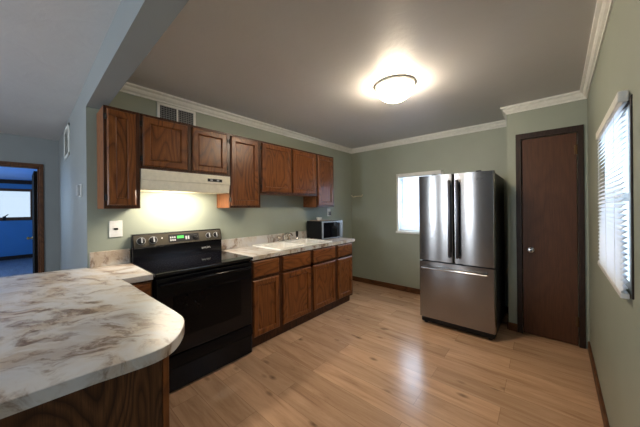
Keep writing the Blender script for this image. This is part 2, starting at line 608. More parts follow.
# ---- baseboards
struct(MB().box(XF - 0.014, XF, -0.0, YC, 0, 0.085, 0.004).build('baseboard_far', BASEWY))
struct(MB().box(2.52, XF - 0.014, -0.014, 0, 0, 0.085, 0.004).build('baseboard_back', BASEW))
struct(MB().box(XC + 0.0, XF - 0.014, YC, YC + 0.014, 0, 0.085, 0.004).build('baseboard_closet_side', BASEW))
struct(MB().box(XC - 0.014, XC, YC, DY0 + 0.048, 0, 0.085, 0.004).build('baseboard_closet_front', BASEWY))
bb = struct(MB().box(0.02, 6.3, -0.014, 0, 0, 0.085, 0.004).build('baseboard_right', BASEW))
bb.location = RW
bb.rotation_euler = (0, 0, RROT)

# ---- closet door
struct(MB().box(XC - 0.016, XC, DY0, DY0 + 0.048, 0, DZ + 0.058, 0.004).box(XC - 0.016, XC, DY1 - 0.044, DY1, 0, DZ + 0.058, 0.004)
       .box(XC - 0.018, XC, DY1 - 0.044, DY0 + 0.048, DZ, DZ + 0.06, 0.004).build('trim_7', CASING))
d1 = struct(MB().box(XC + 0.006, XC + 0.04, DY1 + 0.004, DY0 - 0.004, 0.008, DZ - 0.004, 0.002).build('door_1', DOORW))
ky, kz = -2.628, 0.905
k = MB().lathe([(0.0, 0), (0.029, 0.0), (0.029, 0.005), (0.014, 0.010), (0.011, 0.03), (0.022, 0.038), (0.027, 0.05), (0.022, 0.062), (0.0, 0.066)], (XC + 0.006, ky, kz), '-x', 24).build('door_knob', KNOBMETAL, d1, smooth=40)
k['label'] = 'round satin metal knob'
MB().lathe([(0.0, 0), (0.009, 0), (0.009, 0.003), (0, 0.003)], (XC - 0.059, ky, kz), '-x', 16).build('knob_button', DKMETAL, k)
for z in (1.92, 0.24):
    h = MB().box(XC - 0.004, XC + 0.006, DY1 + 0.0, DY1 + 0.022, z - 0.045, z + 0.045, 0.002).tube([(XC - 0.004, DY1 + 0.001, z - 0.046), (XC - 0.004, DY1 + 0.001, z + 0.046)], 0.006, 10).build('hinge', BRONZE, d1)
    h['label'] = 'aged bronze door hinge'

# ---- living room doorway casing and open bedroom door
struct(MB().box(LX1, LX1 + 0.040, YL - 0.016, YL, 0, LZ + 0.042, 0.004).box(LX0 - 0.057, LX0, YL - 0.016, YL, 0, LZ + 0.042, 0.004)
       .box(LX0 - 0.057, LX1 + 0.040, YL - 0.018, YL, LZ, LZ + 0.043, 0.004)
       .box(LX1 - 0.018, LX1, YL, YL + 0.12, 0, LZ).box(LX0, LX0 + 0.018, YL, YL + 0.12, 0, LZ).box(LX0, LX1, YL, YL + 0.12, LZ - 0.018, LZ).build('trim_8', LCASING))
d2 = bpy.data.objects.new('door_2', None)
d2.location = (LX1 - 0.017, YL + 0.125, 0)
d2.rotation_euler = (0, 0, math.radians(90.8))
COL.objects.link(d2)
struct(d2)
MB().box(0, 0.80, 0, 0.035, 0.01, 1.945, 0.003).build('door_leaf', BLACKWOOD, d2, local=True)
MB().lathe([(0.0, 0), (0.026, 0.0), (0.012, 0.010), (0.010, 0.03), (0.026, 0.045), (0.02, 0.06), (0, 0.062)], (0.73, 0.035, 0.93), 'y', 20).build('door_knob', BRASS, d2, local=True, smooth=40)

# ---- far window (behind the refrigerator)
mb = MB()
cw = 0.03
mb.box(XF - 0.014, XF + 0.10, WY0, WY0 - cw, WZ0, WZ1).box(XF - 0.014, XF + 0.10, WY1, WY1 + cw, WZ0, WZ1)
mb.box(XF - 0.014, XF + 0.10, WY1, WY0, WZ1 - cw, WZ1).box(XF - 0.03, XF + 0.10, WY1 - 0.01, WY0 + 0.01, WZ0, WZ0 + 0.035)
w2 = struct(mb.build('window_2', WHITE))
mb = MB()
for (za, zb, dx) in ((WZ0 + 0.035, 1.46, 0.05), (1.43, WZ1 - 0.03, 0.075)):
    ya, yb = WY0 - cw, WY1 + cw
    mb.box(XF + dx, XF + dx + 0.024, ya, ya - 0.035, za, zb).box(XF + dx, XF + dx + 0.024, yb, yb + 0.035, za, zb)
    mb.box(XF + dx, XF + dx + 0.024, yb, ya, za, za + 0.035).box(XF + dx, XF + dx + 0.024, yb, ya, zb - 0.03, zb)
mb.build('sash', WHITE, w2)
MB().box(XF + 0.06, XF + 0.063, WY1 + cw, WY0 - cw, WZ0 + 0.04, WZ1 - 0.035).build('pane', PANE, w2)
bl = thing('window_blind', 'white slatted blind on the far wall, half hidden behind the steel refrigerator', 'blind', (XF + 0.02, (WY0 + WY1) / 2, WZ0 + 0.04))
MB().box(XF - 0.012, XF + 0.03, WY1 + 0.035, WY0 - 0.035, WZ1 - 0.065, WZ1 - 0.032, 0.003).build('head_rail', WHITEPL, bl)
mb = MB()
zz = WZ0 + 0.075
while zz < WZ1 - 0.08:
    y0, y1, c = WY1 + 0.038, WY0 - 0.038, XF + 0.010
    dx, dz = 0.0085, 0.0085
    mb.loft([[(c - dx, y0, zz - dz), (c, y0, zz + 0.0015), (c + dx, y0, zz + dz), (c + dx, y0, zz + dz - 0.0008), (c, y0, zz + 0.0007), (c - dx, y0, zz - dz - 0.0008)],
             [(c - dx, y1, zz - dz), (c, y1, zz + 0.0015), (c + dx, y1, zz + dz), (c + dx, y1, zz + dz - 0.0008), (c, y1, zz + 0.0007), (c - dx, y1, zz - dz - 0.0008)]])
    zz += 0.0215
mb.build('slats', SLAT, bl)
MB().box(XF - 0.002, XF + 0.024, WY1 + 0.038, WY0 - 0.038, WZ0 + 0.042, WZ0 + 0.06, 0.003).build('bottom_rail', WHITEPL, bl)
MB().tube([(XF - 0.016, WY0 - 0.105, WZ1 - 0.06), (XF - 0.016, WY0 - 0.105, 1.18)], 0.005, 8).build('tilt_wand', GREYPL, bl)

# ---- right window and its blind (local frame: x along the wall, -y into the room)


def wallroot(name, label, cat, s, z):
    p = rw(s)
    return thing(name, label, cat, (p.x, p.y, z), RROT)


w1 = bpy.data.objects.new('window_1', None)
p = rw(S0)
w1.location = (p.x, p.y, T0)
w1.rotation_euler = (0, 0, RROT)
COL.objects.link(w1)
struct(w1)
WW, WH = S1 - S0, T1 - T0
MB().box(-0.0, 0.03, 0.0, 0.1, 0, WH).box(WW - 0.03, WW, 0.0, 0.1, 0, WH).box(0, WW, 0.0, 0.1, 0, 0.03).box(0, WW, 0, 0.1, WH - 0.03, WH).box(0.03, WW - 0.03, 0.05, 0.08, WH / 2 - 0.02, WH / 2 + 0.02).build('window_frame', WHITE, w1, local=True)
MB().box(0.03, WW - 0.03, 0.062, 0.065, 0.03, WH - 0.03).build('pane', PANE, w1, local=True)
MB().box(WW + 0.05, WW + 0.06, -0.006, 0, -0.02, WH - 0.0, 0.003).box(-0.02, WW + 0.06, -0.003, 0, WH - 0.02, WH, 0.001).build('casing', CASING, w1, local=True)
b1 = wallroot('window_blind', 'wide white slatted blind over the window on the right wall, slats tilted open', 'blind', 1.15, 1.0)
BW, BH = 0.80, 0.832
MB().box(-0.005, BW + 0.005, -0.034, -0.004, BH - 0.045, BH, 0.004).build('head_rail', WHITE, b1, local=True)
mb = MB()
z = 0.035
while z < BH - 0.05:
    c = -0.0195
    dy, dz = 0.0100, 0.0092
    prof = [(c - dy, z - dz), (c, z + 0.0018), (c + dy, z + dz), (c + dy, z + dz - 0.0009), (c, z + 0.0009), (c - dy, z - dz - 0.0009)]
    mb.loft([[(0.0, a, b) for a, b in prof], [(BW, a, b) for a, b in prof]])
    z += 0.0225
mb.build('slats', SLAT, b1, local=True)
MB().box(-0.002, BW + 0.002, -0.032, -0.006, 0.0, 0.022, 0.004).build('bottom_rail', WHITEPL, b1, local=True)
mb = MB()
for x in (0.12, 0.40, 0.68):
    mb.tube([(x, -0.032, 0.02), (x, -0.032, BH - 0.05)], 0.0009, 6).tube([(x, -0.0075, 0.02), (x, -0.0075, BH - 0.05)], 0.0009, 6)
mb.build('ladder_cords', WHITEPL, b1, local=True)

# ---- unseen windows behind the viewer, added to go with the living daylight lamps
for wn_, (ya_, yb_) in (('added_window_4', (-1.06, -0.54)), ('added_window_6', (0.0, 0.52))):
    w4 = struct(MB().box(XL - 0.08, XL + 0.015, ya_ - 0.06, ya_ + 0.02, 0.79, 2.21).box(XL - 0.08, XL + 0.015, yb_ - 0.02, yb_ + 0.06, 0.79, 2.21).box(XL - 0.08, XL + 0.015, ya_ - 0.06, yb_ + 0.06, 2.13, 2.21)
                .box(XL - 0.08, XL + 0.03, ya_ - 0.06, yb_ + 0.06, 0.79, 0.87).build(wn_, WHITE))
    MB().box(XL - 0.05, XL - 0.046, ya_ + 0.01, yb_ - 0.01, 0.86, 2.14).build('pane', PANE, w4)
w7 = struct(MB().box(4.55, 4.64, -0.015, 0.09, 0.85, 2.15).box(5.81, 5.90, -0.015, 0.09, 0.85, 2.15).box(4.55, 5.90, -0.015, 0.09, 2.06, 2.15).box(4.55, 5.90, -0.03, 0.09, 0.85, 0.93).build('added_window_7', WHITE))  # unseen window, added to go with the rear daylight lamp
w7.location = RW
w7.rotation_euler = (0, 0, RROT)
MB().box(4.62, 5.83, 0.05, 0.054, 0.91, 2.08).build('pane', PANE, w7, local=True)
w5 = struct(MB().box(-3.08, -2.985, 4.75, 4.82, 0.95, 2.05).box(-3.08, -2.985, 6.38, 6.45, 0.95, 2.05).box(-3.08, -2.985, 4.75, 6.45, 0.95, 1.02).box(-3.08, -2.985, 4.75, 6.45, 1.98, 2.05).build('added_window_5', CASING))  # unseen window, added around the bedroom fill lamp
MB().box(-3.05, -3.046, 4.8, 6.4, 1.0, 2.0).build('pane', PANE, w5)

# ------------------------------------------------------------------ cabinets


def panel_door(x0, x1, z0, z1, yb, parent, name='door', fw=0.055, mat=CABWOOD, t=0.02, hinge=None):
    """door on a plane y = yb, facing -y: framed with a recessed panel"""
    def ring(ins, dep):
        return [(x0 + ins, yb - dep, z0 + ins), (x1 - ins, yb - dep, z0 + ins), (x1 - ins, yb - dep, z1 - ins), (x0 + ins, yb - dep, z1 - ins)]
    f = fw
    d = MB().loft([ring(0, 0), ring(0, t - 0.008), ring(0.009, t), ring(f - 0.006, t), ring(f, t - 0.003), ring(f + 0.004, t - 0.013), ring(f + 0.004, 0.0)], False, False).build(name, mat, parent)
    MB().loft([ring(f + 0.004, 0.001), ring(f + 0.004, t - 0.0135), ring(f + 0.010, t - 0.0115)]).build('panel', mat, d)
    if hinge:
        hx = x0 - 0.006 if hinge == 'l' else x1 + 0.006
        for z in (z0 + 0.06, z1 - 0.06):
            MB().tube([(hx, yb - 0.008, z - 0.022), (hx, yb - 0.008, z + 0.022)], 0.006, 8).box(hx - 0.012 if hinge == 'l' else hx, hx if hinge == 'l' else hx + 0.012, yb - 0.003, yb, z - 0.02, z + 0.02).build('hinge', DKMETAL, d)
    return d


def drawer_front(x0, x1, z0, z1, yb, parent, t=0.02):
    def ring(ins, dep):
        return [(x0 + ins, yb - dep, z0 + ins), (x1 - ins, yb - dep, z0 + ins), (x1 - ins, yb - dep, z1 - ins), (x0 + ins, yb - dep, z1 - ins)]
    return MB().loft([ring(0, 0), ring(0, t - 0.008), ring(0.010, t)]).build('drawer_front', DRAWW, parent)


DRAWW = oak('stained_oak_drawer', (0.085, 0.024, 0.006), (0.185, 0.060, 0.015), (0.25, 0.092, 0.025), grain='x')


def wall_cabinet(label, x0, x1, z0, z1, doors, hinges):
    UD = -0.281
    c = thing('wall_cabinet', label, 'cabinet', ((x0 + x1) / 2, -0.14, z0), 0, 'oak wall cabinets')
    MB().box(x0 + 0.0005, x1 - 0.0005, -0.262, -0.001, z0, z1, 0.001, 1).build('carcass', CABSIDE, c)
    ww = 0.02
    mb = MB().box(x0 + 0.0005, doors[0][0] + ww, -0.281, -0.262, z0, z1).box(doors[-1][1] - ww, x1 - 0.0005, -0.281, -0.262, z0, z1)
    mb.box(doors[0][0] + ww, doors[-1][1] - ww, -0.281, -0.262, z0, z0 + 0.045).box(doors[0][0] + ww, doors[-1][1] - ww, -0.281, -0.262, z1 - 0.045, z1)
    for (a, b), (e, f) in zip(doors, doors[1:]):
        mb.box(b - ww, e + ww, -0.281, -0.262, z0 + 0.045, z1 - 0.045)
    mb.build('face_frame', CABDARK, c)
    for (a, b), hg in zip(doors, hinges):
        panel_door(a, b, z0 + 0.024, z1 - 0.022, UD, c, hinge=hg)
    return c


UT, UB = 2.155, 1.384
wall_cabinet('narrow tall oak wall cabinet at the left end, beside the wall corner', -0.27, -0.043, UB, UT, [(-0.252, -0.073)], 'l')
wall_cabinet('short two-door oak wall cabinet directly above the range hood', -0.043, 0.738, 1.707, UT, [(-0.026, 0.319), (0.362, 0.704)], 'lr')
wall_cabinet('tall single-door oak wall cabinet just right of the range hood', 0.738, 1.118, UB, UT, [(0.750, 1.085)], 'l')
wall_cabinet('two-door oak wall cabinet with raised bottom above the sink', 1.118, 2.096, 1.547, UT, [(1.137, 1.590), (1.620, 2.064)], 'lr')
wall_cabinet('single-door oak wall cabinet at the right end, above the microwave', 2.096, 2.487, UB, UT, [(2.108, 2.458)], 'r')

BF = -0.613


def base_cabinet(label, x0, x1, doors, group='oak base cabinets', open_top=False):
    c = thing('base_cabinet', label, 'cabinet', ((x0 + x1) / 2, -0.3, 0), 0, group)
    if open_top:
        a0, a1 = x0 + 0.0005, x1 - 0.0005
        MB().box(a0, a0 + 0.016, BF + 0.02, -0.002, 0.10, 0.876).box(a1 - 0.016, a1, BF + 0.02, -0.002, 0.10, 0.876).box(a0, a1, -0.014, -0.002, 0.10, 0.876).box(a0, a1, BF + 0.02, -0.002, 0.10, 0.118).build('carcass', CABWOOD, c)
    else:
        MB().box(x0 + 0.0005, x1 - 0.0005, BF + 0.02, -0.002, 0.10, 0.876).build('carcass', CABWOOD, c)
    MB().box(x0 + 0.0005, x1 - 0.0005, -0.558, -0.02, 0.0, 0.10).build('toe_kick', CABDARK, c)
    ww = 0.02
    y0, y1 = BF, BF + 0.02
    mb = MB().box(x0 + 0.0005, doors[0][0] + ww, y0, y1, 0.10, 0.876).box(doors[-1][1] - ww, x1 - 0.0005, y0, y1, 0.10, 0.876)
    a, b = doors[0][0] + ww, doors[-1][1] - ww
    mb.box(a, b, y0, y1, 0.10, 0.145).box(a, b, y0, y1, 0.84, 0.876).box(a, b, y0, y1, 0.66, 0.72)
    for (p_, q_), (e, f) in zip(doors, doors[1:]):
        mb.box(q_ - ww, e + ww, y0, y1, 0.145, 0.84)
    mb.build('face_frame', CABDARK, c)
    for p_, q_ in doors:
        panel_door(p_, q_, 0.128, 0.672, BF, c)
        drawer_front(p_, q_, 0.702, 0.858, BF, c)
    return c


base_cabinet('oak base cabinet with one door and drawer just right of the black range', 0.765, 1.127, [(0.780, 1.099)])
base_cabinet('wide two-door oak base cabinet under the sink', 1.127, 2.103, [(1.151, 1.585), (1.634, 2.064)], open_top=True)
base_cabinet('oak base cabinet at the right end, below the microwave', 2.103, 2.488, [(2.125, 2.460)])
base_cabinet('narrow oak base cabinet squeezed between peninsula and black range', -0.246, -0.058, [(-0.236, -0.07)])

# ---- peninsula base
pc = thing('peninsula_cabinet', 'dark oak panelled peninsula base under the rounded marble-look counter', 'cabinet', (-0.70, -0.8, 0))
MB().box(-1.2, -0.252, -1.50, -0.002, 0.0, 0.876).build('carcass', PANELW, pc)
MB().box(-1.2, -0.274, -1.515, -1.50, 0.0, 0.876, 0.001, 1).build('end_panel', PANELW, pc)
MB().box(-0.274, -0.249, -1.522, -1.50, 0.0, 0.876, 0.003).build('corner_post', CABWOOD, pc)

# ---- counters
poly = [(-0.058, -0.001), (-0.320, -0.001), (-0.324, 0.0005), (-0.326, 0.045), (-1.30, 0.19), (-1.30, -1.735), (-0.689, -1.745)]
# rounded corner: one Chaikin pass after another over a coarse outline
rc = [(-0.52, -1.757), (-0.44, -1.770), (-0.375, -1.777), (-0.330, -1.765), (-0.292, -1.735), (-0.257, -1.687), (-0.224, -1.627), (-0.206, -1.565), (-0.2045, -1.503), (-0.207, -1.412)]
for _ in range(2):
    nx = [rc[0]]
    for a_, b_ in zip(rc, rc[1:]):
        nx += [(a_[0] * .75 + b_[0] * .25, a_[1] * .75 + b_[1] * .25), (a_[0] * .25 + b_[0] * .75, a_[1] * .25 + b_[1] * .75)]
    rc = nx + [rc[-1]]
poly += rc
poly += [(-0.2165, -1.14), (-0.224, -0.80), (-0.235, -0.618), (-0.058, -0.636)]
poly = list(reversed(poly))
# orient counter-clockwise
ar = sum(poly[i - 1][0] * poly[i][1] - poly[i][0] * poly[i - 1][1] for i in range(len(poly)))
if ar < 0:
    poly.reverse()
pt = thing('peninsula_countertop', 'white and brown marble-look countertop of the peninsula with one rounded corner, nearest the viewer', 'countertop', (-0.7, -0.8, 0.877))
MB().prism(poly, 0.877, 0.915, 0.002).build('slab', MARBLE, pt)
MB().box(-0.320, -0.058, -0.020, -0.001, 0.9155, 1.036, 0.003).build('backsplash', MARBLE, pt)

SX0, SX1, SY0, SY1 = 1.13, 2.02, -0.618, -0.095
ct = thing('countertop', 'straight marble-look countertop with backsplash, holding the sink and microwave', 'countertop', (1.6, -0.3, 0.877))
hx0, hx1, hy0, hy1 = SX0 + 0.02, SX1 - 0.02, SY0 + 0.02, SY1 - 0.02
MB().box(0.765, hx0, -0.636, -0.001, 0.877, 0.915).box(hx1, 2.525, -0.636, -0.001, 0.877, 0.915).box(hx0, hx1, -0.636, hy0, 0.877, 0.915).box(hx0, hx1, hy1, -0.001, 0.877, 0.915).build('slab', MARBLE, ct)
MB().box(0.765, 2.525, -0.020, -0.001, 0.9155, 1.026, 0.003).build('backsplash', MARBLE, ct)

# ---- sink
sk = thing('kitchen_sink', 'cream double-bowl drop-in sink set in the straight counter', 'sink', ((SX0 + SX1) / 2, (SY0 + SY1) / 2, 0.915))


def bowl_ring(x0, x1, y0, y1, z, r=0.05, n=6):
    out = []
    for (cx_, cy_, a0) in ((x1 - r, y1 - r, 0), (x0 + r, y1 - r, PI / 2), (x0 + r, y0 + r, PI), (x1 - r, y0 + r, 1.5 * PI)):
        for i in range(n + 1):
            a = a0 + PI / 2 * i / n
            out.append((cx_ + r * math.cos(a), cy_ + r * math.sin(a), z))
    return out


mid = (SX0 + SX1) / 2
mb = MB()
rim_out = [(SX0, SY0), (SX1, SY0), (SX1, SY1), (SX0, SY1)]
e = 0.9165
# rim pieces with a rounded top
mb.box(SX0, SX1, SY0, SY0 + 0.045, e, 0.938, 0.007).box(SX0, SX1, SY1 - 0.075, SY1, e, 0.938, 0.007)
mb.box(SX0, SX0 + 0.045, SY0 + 0.02, SY1 - 0.03, e, 0.938, 0.007).box(SX1 - 0.045, SX1, SY0 + 0.02, SY1 - 0.03, e, 0.938, 0.007)
mb.box(mid - 0.02, mid + 0.02, SY0 + 0.02, SY1 - 0.03, e - 0.005, 0.935, 0.006)
mb.build('rim', SINKM, sk)
for xa, xb_ in ((SX0 + 0.04, mid - 0.015), (mid + 0.015, SX1 - 0.04)):
    ya, yb_ = SY0 + 0.04, SY1 - 0.07
    b = MB().loft([bowl_ring(xa, xb_, ya, yb_, 0.931), bowl_ring(xa + 0.012, xb_ - 0.012, ya + 0.012, yb_ - 0.012, 0.80), bowl_ring(xa + 0.05, xb_ - 0.05, ya + 0.05, yb_ - 0.05, 0.772)], False, True).build('bowl', SINKM, sk, smooth=50)
    MB().lathe([(0, 0), (0.04, 0), (0.036, 0.004), (0, 0.002)], ((xa + xb_) / 2, (ya + yb_) / 2, 0.7725), 'z', 24).build('drain', CHROME, b)

fa = thing('faucet', 'chrome two-handle faucet on the back ledge of the sink', 'faucet', (1.60, -0.128, 0.938))
MB().box(1.48, 1.72, -0.152, -0.108, 0.9385, 0.953, 0.006).build('deck_plate', CHROME, fa)
MB().tube([(1.60, -0.13, 0.945), (1.60, -0.132, 1.00), (1.60, -0.15, 1.035), (1.60, -0.20, 1.05), (1.60, -0.27, 1.04), (1.60, -0.30, 1.015)], [0.014, 0.012, 0.0115, 0.011, 0.010, 0.010], 12).build('spout', CHROME, fa, smooth=50)
for x in (1.515, 1.685):
    MB().lathe([(0, 0), (0.02, 0), (0.022, 0.012), (0.014, 0.022), (0.019, 0.034), (0.024, 0.052), (0.018, 0.066), (0, 0.07)], (x, -0.13, 0.950), 'z', 16).build('handle', WARMCHROME, fa, smooth=40)
sp = thing('sink_sprayer', 'small black sprayer standing at the right of the chrome faucet', 'sprayer', (1.84, -0.128, 0.938))
MB().lathe([(0, 0), (0.022, 0), (0.020, 0.012), (0.013, 0.02), (0.013, 0.035), (0, 0.036)], (1.84, -0.128, 0.9385), 'z', 16).build('base', CHROME, sp, smooth=40)
MB().lathe([(0, 0), (0.012, 0), (0.016, 0.03), (0.019, 0.065), (0.014, 0.085), (0, 0.088)], (1.84, -0.128, 0.967), 'z', 16).build('spray_head', BLACKPL, sp, smooth=40)

# ------------------------------------------------------------------ range
RX0, RX1, RF = -0.052, 0.757, -0.645
rg = thing('kitchen_range', 'black freestanding electric range with glass cooktop and raised control panel', 'range', ((RX0 + RX1) / 2, -0.33, 0))
MB().box(RX0 + 0.004, RX1 - 0.004, -0.60, -0.03, 0.012, 0.893).build('body', ENAMEL, rg)
MB().box(RX0, RX1, RF - 0.018, -0.085, 0.893, 0.915, 0.006, 3).build('cooktop', BLACKGLASS, rg)
MB().box(RX0 + 0.004, RX1 - 0.004, RF + 0.02, -0.59, 0.875, 0.893, 0.004).build('front_trim', ENAMEL, rg)
dr = MB().box(RX0 + 0.006, RX1 - 0.006, RF, -0.601, 0.285, 0.872, 0.008).build('oven_door', ENAMEL, rg)
MB().box(RX0 + 0.12, RX1 - 0.12, RF - 0.003, RF + 0.01, 0.40, 0.73, 0.003).build('oven_window', OVENGLASS, dr)
pts = []
for i in range(17):
    u = i / 16
    x = RX0 + 0.03 + (RX1 - RX0 - 0.06) * u
    pts.append((x, RF - 0.012 - 0.040 * math.sin(PI * u) ** 0.6, 0.835 - 0.012 * (1 - math.sin(PI * u))))
MB().tube(pts, [0.013] * 17, 12).build('door_handle', ENAMEL, dr, smooth=50)
dw = MB().box(RX0 + 0.006, RX1 - 0.006, RF + 0.004, -0.601, 0.014, 0.185, 0.006).box(RX0 + 0.006, RX1 - 0.006, RF + 0.030, -0.601, 0.18, 0.272).build('storage_drawer', ENAMEL, rg)
MB().loft([[(RX0 + 0.006, RF + 0.004, 0.184), (RX0 + 0.006, RF - 0.004, 0.192), (RX0 + 0.006, RF + 0.012, 0.270), (RX0 + 0.006, RF + 0.03, 0.274), (RX0 + 0.006, RF + 0.03, 0.18)],
           [(RX1 - 0.006, RF + 0.004, 0.184), (RX1 - 0.006, RF - 0.004, 0.192), (RX1 - 0.006, RF + 0.012, 0.270), (RX1 - 0.006, RF + 0.03, 0.274), (RX1 - 0.006, RF + 0.03, 0.18)]]).build('drawer_pull', ENAMEL, dw)
for x in (RX0 + 0.04, RX1 - 0.04):
    for y in (-0.56, -0.08):
        MB().lathe([(0, 0), (0.018, 0), (0.018, 0.008), (0.01, 0.012), (0, 0.02)], (x, y, 0.0005), 'z', 12).build('foot', BLACKPL, rg)
# backguard
bgp = [(-0.012, 0.893), (-0.085, 0.893), (-0.080, 1.035), (-0.090, 1.045), (-0.062, 1.150), (-0.050, 1.158), (-0.012, 1.158)]
MB().loft([[(RX0, y, z) for y, z in bgp], [(RX1 - 0.01, y, z) for y, z in bgp]]).build('backguard', ENAMEL, rg)
# control panel lies on the sloping face
n = Vector((0, -(1.150 - 1.045), 0.028)).normalized()
up = Vector((0, 0.028, 0.105)).normalized()
o0 = Vector((0, -0.090, 1.045))


def onpanel(x, h, off):
    q = o0 + up * h + n * off
    return (x, q.y, q.z)


def pbox(x0, x1, h0, h1, t0, t1):
    return MB().loft([[onpanel(x0, h0, t0), onpanel(x1, h0, t0), onpanel(x1, h1, t0), onpanel(x0, h1, t0)], [onpanel(x0, h0, t1), onpanel(x1, h0, t1), onpanel(x1, h1, t1), onpanel(x0, h1, t1)]])


cp = pbox(RX0 + 0.006, RX1 - 0.016, 0.003, 0.106, 0.0005, 0.004).build('control_panel', PANELTAN, rg)
cp['label'] = 'bronze-grey control panel'
for x in (0.008, 0.100, 0.605, 0.682):
    rr = 0.030 if x < 0.3 else 0.026
    MB().tube([onpanel(x, 0.054, 0.0042), onpanel(x, 0.054, 0.0065)], rr * 1.12, 24).build('dial_ring', GREYPL, cp)
    kn = MB().tube([onpanel(x, 0.054, 0.0066), onpanel(x, 0.054, 0.012), onpanel(x, 0.054, 0.026), onpanel(x, 0.054, 0.028)], [rr, rr, rr * 0.82, rr * 0.6], 20).build('knob', BLACKPL, cp, smooth=40)
    pbox(x - 0.004, x + 0.004, 0.054 - rr * 0.75, 0.054 + rr * 0.75, 0.0275, 0.036).build('pointer', GREYPL, kn)
sc_ = pbox(0.225, 0.505, 0.018, 0.090, 0.0042, 0.006).build('clock_panel', BLACKPL, cp)
pbox(0.30, 0.36, 0.050, 0.076, 0.0062, 0.0072).build('display', LEDGREEN, sc_)
for i in range(3):
    for j in range(2):
        pbox(0.238 + 0.018 * i, 0.250 + 0.018 * i, 0.030 + 0.026 * j, 0.046 + 0.026 * j, 0.0062, 0.0075).build('button', GREYPL, sc_)
for i in range(2):
    pbox(0.375 + 0.022 * i, 0.389 + 0.022 * i, 0.034, 0.068, 0.0062, 0.0075).build('button', GREYPL, sc_)
kn = MB().tube([onpanel(0.465, 0.054, 0.0062), onpanel(0.465, 0.054, 0.014), onpanel(0.465, 0.054, 0.024)], [0.022, 0.022, 0.017], 20).build('knob', BLACKPL, cp, smooth=40)
MB().tube([onpanel(0.172, 0.066, 0.0042), onpanel(0.172, 0.066, 0.008)], 0.006, 10).build('indicator_light', MARKWHITE, cp)
# small illegible maker's mark on the black strip under the panel
mb = MB()
for i, ww_ in enumerate((0.010, 0.007, 0.011, 0.006, 0.009, 0.010, 0.007)):
    x = 0.535 + 0.0135 * i
    mb.box(x, x + ww_ * 0.35, -0.0842, -0.0815, 0.968, 0.984).box(x, x + ww_, -0.0842, -0.0815, 0.968 + 0.006 * (i % 3), 0.971 + 0.006 * (i % 3))
mb.build('maker_mark', MARKWHITE, rg)

# ------------------------------------------------------------------ range hood
hd = thing('range_hood', 'almond under-cabinet range hood with a lit lamp above the range', 'hood', (0.35, -0.14, 1.535))
hx0, hx1 = -0.040, 0.735
prof = [(-0.002, 1.536), (-0.268, 1.536), (-0.276, 1.538), (-0.286, 1.612), (-0.298, 1.618), (-0.296, 1.700), (-0.292, 1.706), (-0.002, 1.706)]
top = [(-0.002, 1.700), (-0.296, 1.700)]
out = [(-0.296, 1.705), (-0.298, 1.622), (-0.288, 1.614), (-0.276, 1.540), (-0.272, 1.535), (-0.262, 1.537), (-0.266, 1.56), (-0.28, 1.62), (-0.284, 1.698), (-0.004, 1.698), (-0.004, 1.705)]
mb = MB().loft([[(hx0, y, z) for y, z in out], [(hx1, y, z) for y, z in out]])
mb.box(hx0, hx0 + 0.012, -0.276, -0.004, 1.538, 1.70).box(hx1 - 0.012, hx1, -0.276, -0.004, 1.538, 1.70).box(hx0, hx1, -0.014, -0.004, 1.538, 1.70)
mb.build('shell', HOODM, hd)
MB().box(hx0 + 0.014, hx1 - 0.014, -0.26, -0.016, 1.60, 1.606).build('filter', GREYPL, hd)
sw = MB().box(0.50, 0.645, -0.3025, -0.297, 1.640, 1.668, 0.001, 1).build('switch_plate', BLACKPL, hd)
for x in (0.535, 0.60):
    MB().box(x - 0.012, x + 0.012, -0.3065, -0.3026, 1.646, 1.662, 0.001, 1).build('switch', GREYPL, sw)
MB().box(0.12, 0.42, -0.235, -0.115, 1.556, 1.5995, 0.006).build('lamp_lens', LENS, hd)
hl = area('hood_lamp', (0.31, -0.215, 1.546), (0, 0.0, -1), 0.46, 0.07, 6.6, (1.0, 0.88, 0.73))

# ------------------------------------------------------------------ refrigerator
FX, FY0, FY1, FH = 2.428, -1.612, -2.361, 1.735
fr = thing('refrigerator', 'stainless steel french-door refrigerator with dark handles and bottom freezer drawer', 'refrigerator', (2.9, (FY0 + FY1) / 2, 0))
MB().box(FX + 0.082, 3.33, FY1 + 0.006, FY0 - 0.006, 0.035, FH - 0.012, 0.004).build('body', FRIDGESIDE, fr)
ysp = -1.984


def fdoor(name, y0, y1, z0, z1):
    g = MB().box(FX + 0.014, FX + 0.078, y0, y1, z0, z1, 0.012, 4).build(name, STEEL, fr, smooth=35)
    return g


# steel skins bow out a little across the width
def bowed(name, y0, y1, z0, z1):
    rings = []
    N = 10
    fr_, bk = [], []
    for z in (z0, z1):
        ring = []
        for i in range(N + 1):
            u = i / N
            y = y0 + (y1 - y0) * u
            edge = min(u, 1 - u) * abs(y1 - y0)
            rd = 0.012
            q = 0.0 if edge >= rd else rd - math.sqrt(max(0, rd * rd - (rd - edge) ** 2))
            ring.append((FX + q, y, z))
        ring += [(FX + 0.078, y1, z), (FX + 0.078, y0, z)]
        rings.append(ring)
    # extra columns close to the edges
    return MB().loft(rings).build(name, STEEL, fr, smooth=30)


def rounded(name, y0, y1, z0, z1):
    r = 0.012
    ys = [0, 0.0012, 0.0035, 0.007, 0.012]
    prof_ = []
    for a in range(0, 7):
        t = PI / 2 * a / 6
        prof_.append((FX + r - r * math.sin(t), y0 - (r - r * math.cos(t))))
    p2 = [(x, y1 + (y0 - y)) for x, y in reversed(prof_)]
    ring = [(FX + 0.078, y0)] + prof_ + p2 + [(FX + 0.078, y1)]
    return MB().loft([[(x, y, z0) for x, y in ring], [(x, y, z1) for x, y in ring]]).build(name, STEEL, fr, smooth=50)


